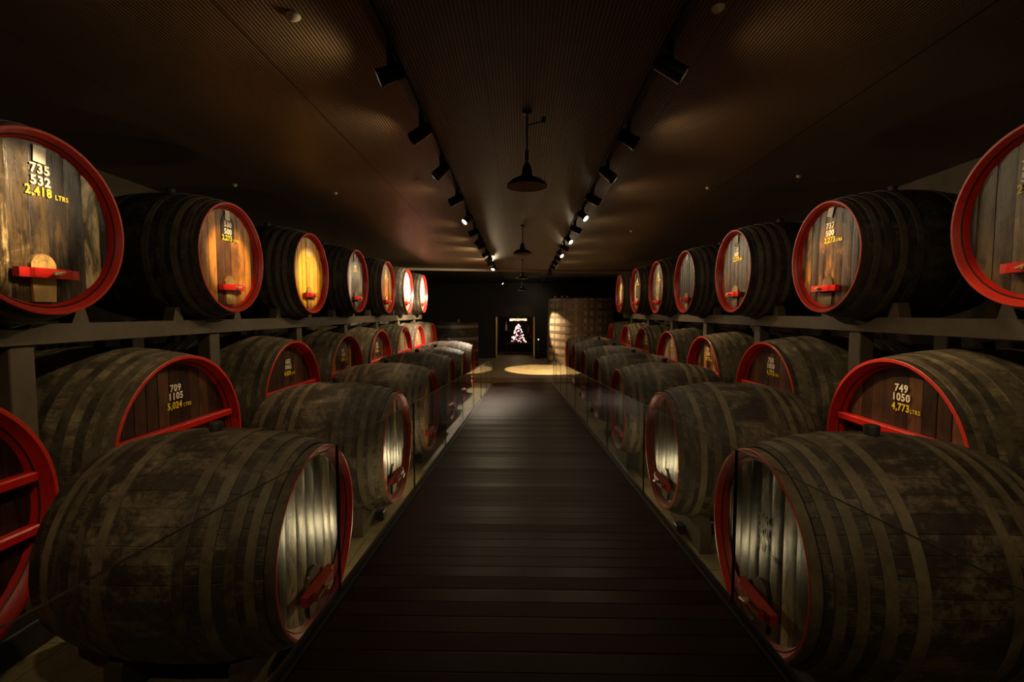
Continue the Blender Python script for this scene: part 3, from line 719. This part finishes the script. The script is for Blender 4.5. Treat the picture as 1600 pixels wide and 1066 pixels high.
link('ring', MB().lathe([(-.12, .50), (-.10, .52), (-.08, .50), (-.10, .48)], 32, 'z', closed=True).mesh('ring', M['gilt']), t)
link('stem', MB().cyl((0, 0, .165), (0, 0, -.1), .015).mesh('stem', M['gilt']), t)
sk = MB().cyl((-.5, 0, -.1), (.5, 0, -.1), .01); sk.cyl((0, -.5, -.1), (0, .5, -.1), .01); link('spokes', sk.mesh('spokes', M['gilt']), t)
for i in range(26):
    a_ = 2 * PI * i / 26; b = MB(); sphere(b, (0, 0, 0), rs.uniform(.030, .048)); link('bulb', b.mesh('bulb', M['bulb']), t, (.5 * math.cos(a_), .5 * math.sin(a_), -.13 - rs.uniform(0, .08)))
for (x, z, hh) in ((-.98, 1.45, .55), (.45, 1.3, .45), (.62, 1.0, .3)):
    o = tag(link('wall_bottle', MB().lathe([(0, .001), (0, .06), (hh * .6, .06), (hh * .75, .025), (hh, .025), (hh, .001)], 12, 'z').mesh('wall_bottle', M['red'] if x > 0 else M['paper'])), {-.98: 'tall pale bottle left of the glittering cone', .45: 'red bottle just right of the glittering cone', .62: 'short red bottle farther right of the glittering cone'}[x], 'bottle', 'bottles on the display shelves')
    o.location = (x, 31.0, z)
for x in (-.95, .55):
    z = 1.45 if x < 0 else 1.0
    if x < 0: tag(link('shelf', MB().box(x - .3, x + .25, 30.85, 31.59, z - .04, z - .001).mesh('shelf', M['timber_dark'])), 'dark shelf left of the glittering cone', 'shelf')
    else:
        tag(link('shelf', MB().box(x - .2, x + .2, 30.85, 31.59, z - .04, z - .001).mesh('shelf', M['timber_dark'])), 'lower dark shelf right of the glittering cone', 'shelf')
        tag(link('shelf', MB().box(.33, .56, 30.85, 31.59, 1.26, 1.299).mesh('shelf', M['timber_dark'])), 'upper dark shelf right of the glittering cone', 'shelf')

# ------------------------------------------------------------ lighting tracks and spotlights
TL, TR = -1.03, 1.13
for x, nm in ((TL, 'left'), (TR, 'right')):
    b = MB(); vs = [(x + dx, y, ceil_z(y) + dz) for dx in (-.03, .03) for y in (-3.5, 26.5) for dz in (-.045, -.001)]
    b.add(vs, [(0, 1, 3, 2), (4, 6, 7, 5), (0, 4, 5, 1), (2, 3, 7, 6), (0, 2, 6, 4), (1, 5, 7, 3)])
    tag(link('lighting_track', b.mesh('lighting_track', M['blackmetal'])), f'long black lighting track along the ceiling, {nm} of the pendant lamps', 'track')
can = MB()
can.lathe([(.10, .001), (.10, .050), (.085, .062), (-.075, .066), (-.10, .074), (-.115, .074), (-.115, .060), (-.085, .056), (-.085, .001)], 28, 'z')
for a_ in range(6): can.box(-.066, .066, -.004, .004, .02, .09, T=Matrix.Rotation(a_ * PI / 6, 4, 'Z'))
can_me = can.mesh('can', M['blackmetal'])
lens_me = MB().cyl((0, 0, -.090), (0, 0, -.082), .055, n=24).mesh('lens', M['lens'])
lens_deep = MB().cyl((0, 0, -.050), (0, 0, -.045), .045, n=24).mesh('lens', M['lens'])
can_deep = MB().lathe([(.10, .001), (.10, .050), (.085, .062), (-.075, .066), (-.14, .070), (-.14, .060), (-.055, .056), (-.055, .001)], 28, 'z').mesh('can', M['blackmetal'])
adp_me = MB().box(-.028, .028, -.075, .075, -.066, -.046, c=.004).mesh('adapter', M['blackmetal'])
box_me = MB().box(-.030, .030, -.045, .045, -.150, -.067, c=.006).mesh('gear_box', M['blackmetal'])
fork = MB(); fork.cyl((0, 0, -.14), (0, 0, -.135), .010, n=10)
fork_me = fork.mesh('stem', M['blackmetal'])
def spot(x, y, target, power, cone=30, blend=.5, lit=True, col=WARM, side='left', k=0, rad=.03, added_wash=25, kk=None):
    zc = ceil_z(y)
    t = thing('track_spotlight', f'black spotlight, {kk or ["first", "second", "third", "fourth", "fifth", "sixth", "seventh", "eighth", "ninth", "tenth", "eleventh", "twelfth", "thirteenth", "fourteenth"][k] + " from the camera"} on the {side} ceiling track', 'spotlight', (x, y, zc), 0, 'spotlights on the ceiling tracks')
    for nm, me_ in (('adapter', adp_me), ('gear_box', box_me), ('stem', fork_me)): link(nm, me_, t)
    d = (Vector(target) - Vector((x, y, zc - .18))).normalized()
    q = (-d).to_track_quat('Z', 'Y')
    c_ = link('lamp_can', can_me if lit else can_deep, t, (0, 0, -.18)); c_.rotation_mode = 'QUATERNION'; c_.rotation_quaternion = q
    link('lens', lens_me if lit else lens_deep, c_)
    if power:
        ld = bpy.data.lights.new('beam', 'SPOT'); ld.energy = power * GAIN_SPOT; ld.color = col; ld.spot_size = R(cone); ld.spot_blend = blend; ld.shadow_soft_size = rad
        lo = bpy.data.objects.new('beam', ld); C.objects.link(lo); lo.parent = c_; lo.location = (0, 0, -.145)
        sd = bpy.data.lights.new('added_wash', 'SPOT'); sd.energy = added_wash * GAIN_WASH; sd.color = (1, .77, .46); sd.spot_size = R(150); sd.spot_blend = 1; sd.shadow_soft_size = .05  # added wide wash with no fixture of its own, lifts the dark casks
        so_ = bpy.data.objects.new('added_wash', sd); C.objects.link(so_); so_.parent = c_; so_.location = (0, 0, -.145)
def tgt(rows, k, dy=0, dz=0):
    r_ = [r for r in rows if r[0] == k][0]; return (r_[1], r_[2] + dy, EYE + r_[4] + dz)
WH = (1.0, .80, .62); GO = (1.0, .68, .34)
left = [(3.92, tgt(UL, 0, -.15, .1), 430, 21, WARM), (5.10, tgt(UL, 1), 330, 19, WARM), (6.35, tgt(BL, 1, -.1, .3), 60, 50, WARM), (7.85, tgt(UL, 2), 270, 20, GO),
        (9.35, tgt(BL, 2, 0, .3), 60, 50, WARM), (10.75, tgt(UL, 3), 260, 20, WH), (11.9, tgt(BL, 4, 0, .5), 110, 50, WARM), (12.65, tgt(UL, 4), 330, 20, GO),
        (14.2, tgt(UL, 5), 800, 34, WH), (15.3, tgt(BL, 6, 0, .5), 700, 60, WH), (16.6, tgt(UL, 6), 800, 34, WH), (17.8, tgt(CL, 5, 0, .5), 420, 60, WH)]
right = [(3.86, tgt(UR, 0, 0, -.4), 60, 24, WARM), (5.31, tgt(UR, 1), 240, 20, WARM), (6.54, tgt(BR, 1, 0, .45), 190, 24, GO), (7.88, tgt(UR, 2), 240, 20, WARM),
         (9.1, tgt(BR, 2, 0, .4), 40, 50, WARM), (10.39, tgt(UR, 3), 30, 28, WARM), (11.79, tgt(BR, 3, 0, .4), 200, 26, GO), (13.02, tgt(UR, 4), 200, 20, WARM),
         (14.3, tgt(BR, 4, 0, .4), 110, 40, WARM), (15.3, tgt(UR, 5), 240, 20, GO), (16.46, tgt(BR, 6, 0, .4), 100, 50, WARM), (17.81, tgt(UR, 6), 220, 20, WARM),
         (19.4, (.95, 21.7, 0), 1200, 40, WARM)]
for k, (y, tg, p_, c_, cl) in enumerate(left): spot(TL, y, tg, p_, c_, .6, k in (0, 4) or k > 6, cl, 'left', k, added_wash=22 if k < 7 else (45 if k < 8 else 115))
for k, (y, tg, p_, c_, cl) in enumerate(right): spot(TR, y, tg, p_, c_, .6 if k < 12 else .12, k in (1, 4, 6) or k > 7, cl, 'right', k)
for x, nm, rows_c, rows_b in ((TL, 'left', CL, BL), (TR, 'right', CR, BR)):
    spot(x, 2.45, tgt(rows_b, 0 if nm == 'left' else 1, .2, .5), 14, 60, .8, False, WARM, nm, 13, added_wash=7, kk='next before the first seen, out of view,')
    spot(x, .9, (rows_c[0][1] * 1.5, 3.3, EYE - 1.0), 24, 58, .9, False, WARM, nm, 13, added_wash=7, kk='almost overhead, out of view,')
    spot(x, -.7, (rows_c[0][1] * 1.9, 3.0, EYE - 1.3), 22, 50, .9, False, WARM, nm, 13, added_wash=6, kk='behind the camera, out of view,')
spot(TL, 24.6, (1.7, 23.5, 1.7), 1500, 26, .5, True, WARM, 'left', 12)
spot(TR, 25.6, (-.3, 27.3, 1.9), 12, 46, .5, True, WARM, 'right', 13)

# ------------------------------------------------------------ floor lamps hidden along the skirt of the ramp
puck = MB().lathe([(0, .001), (0, .06), (.05, .06), (.06, .05), (.06, .001)], 20, 'z').mesh('housing', M['blackmetal'])
lensf = MB().lathe([(.061, .001), (.061, .035), (.066, .035), (.068, .001)], 16, 'z').mesh('lens', M['lens'])
def floor_lamp(x, y, p_, side, k):
    t = thing('floor_uplight', f'small round uplight beside the {side} skirt of the ramp, {ORD[min(k, 7)]} in line', 'uplight', (x, y, 0), 0, 'uplights beside the ramp')
    zt = min(.34, deck_z(y) - .20)
    st = MB().cyl((0, 0, 0), (0, 0, zt), .012, n=10); st.cyl((0, 0, 0), (0, 0, .01), .05, n=16); link('stake', st.mesh('stake', M['blackmetal']), t)
    link('housing', puck, t, (0, 0, zt)); link('lens', lensf, t, (0, 0, zt))
    ld = bpy.data.lights.new('glow', 'SPOT'); ld.energy = p_ * GAIN_FLOOR; ld.color = (1, .76, .42); ld.shadow_soft_size = .03; ld.spot_size = R(176); ld.spot_blend = .4
    lo = bpy.data.objects.new('glow', ld); C.objects.link(lo); lo.parent = t; lo.location = (0, 0, zt + .10)
    sx = -1 if side == 'left' else 1
    lo.rotation_mode = 'QUATERNION'; lo.rotation_quaternion = Vector((sx * .8, -.25, .30)).to_track_quat('-Z', 'Y')
for k in range(5): floor_lamp(-1.02, 4.75 + 2.35 * k, 8.5 if k == 0 else 13, 'left', k)
for k in range(6): floor_lamp(1.14, 4.5 + 2.35 * k, 3.6 if k == 0 else 8, 'right', k)

# ------------------------------------------------------------ pendant lamps, sensors
def pendant(x, y, h, k, big=False):
    zc = ceil_z(y); zr = EYE + h
    t = thing('pendant_lamp', ['nearest unlit enamel pendant lamp hanging over the ramp', 'second enamel pendant lamp over the ramp', 'third, small looking pendant lamp over the ramp end', 'farthest pendant lamp before the dark back wall'][k], 'lamp', (x, y, zc), 0, 'enamel pendant lamps')
    z = zr - zc
    sh = MB().lathe([(z, .208), (z + .006, .212), (z + .03, .200), (z + .07, .150), (z + .10, .085), (z + .115, .055), (z + .17, .050), (z + .20, .042), (z + .23, .03), (z + .25, .012)], 40, 'z')
    link('lamp_shade', sh.mesh('lamp_shade', M['blackmetal']), t)
    ins = MB().lathe([(z + .001, .205), (z + .025, .192), (z + .062, .142), (z + .088, .07), (z + .09, .001)], 40, 'z')
    link('reflector', ins.mesh('reflector', M['shade_in']), t)
    rd = MB().cyl((0, 0, 0), (0, 0, z + .25), .008, n=8)
    if k == 0:
        rd.cyl((0, 0, -.14), (.17, 0, -.10), .006, n=8)
        rd.box(.15, .19, -.02, .02, -.12, -.06)
        for j in range(3): rd.lathe([(z + .27 + .035 * j, .016), (z + .285 + .035 * j, .019), (z + .30 + .035 * j, .016)], 12, 'z')
    link('rod', rd.mesh('rod', M['blackmetal']), t)
    link('ceiling_rose', MB().lathe([(-.001, .05), (-.02, .05), (-.03, .02), (-.03, .001)], 16, 'z').mesh('ceiling_rose', M['blackmetal']), t)
pendant(.055, 5.05, 1.29, 0); pendant(.02, 10.9, 1.31, 1); pendant(.03, 17.0, 1.17, 2); pendant(.04, 23.5, 1.06, 3)
def sensor(x, y, r, lab):
    o = tag(link('ceiling_sensor', MB().lathe([(0, r), (-.012, r), (-.022, r * .8), (-.035, r * .45), (-.038, .001)], 24, 'z').mesh('ceiling_sensor', M['disc'])), lab, 'sensor', 'round sensors on the ceiling')
    o.location = (x, y, ceil_z(y) - .0005)
for x, y, r, lab in ((-1.60, 3.47, .05, 'round pale ceiling disc at the top, left of the left track'), (1.34, 3.44, .045, 'round pale ceiling disc at the very top, right of the right track'),
    (-1.58, 7.4, .035, 'small ceiling disc close left of the left track'), (-3.1, 8.1, .03, 'small ceiling disc above the third left upper cask'), (-4.5, 7.6, .035, 'small ceiling disc high above the second left upper cask'),
    (2.98, 7.9, .03, 'small ceiling disc right of the right track'), (4.08, 7.3, .035, 'small ceiling disc above the right upper casks'), (-1.55, 11.4, .04, 'farther small ceiling disc left of the left track'), (2.6, 11.6, .03, 'farther small ceiling disc right of the right track')):
    sensor(x, y, r, lab)
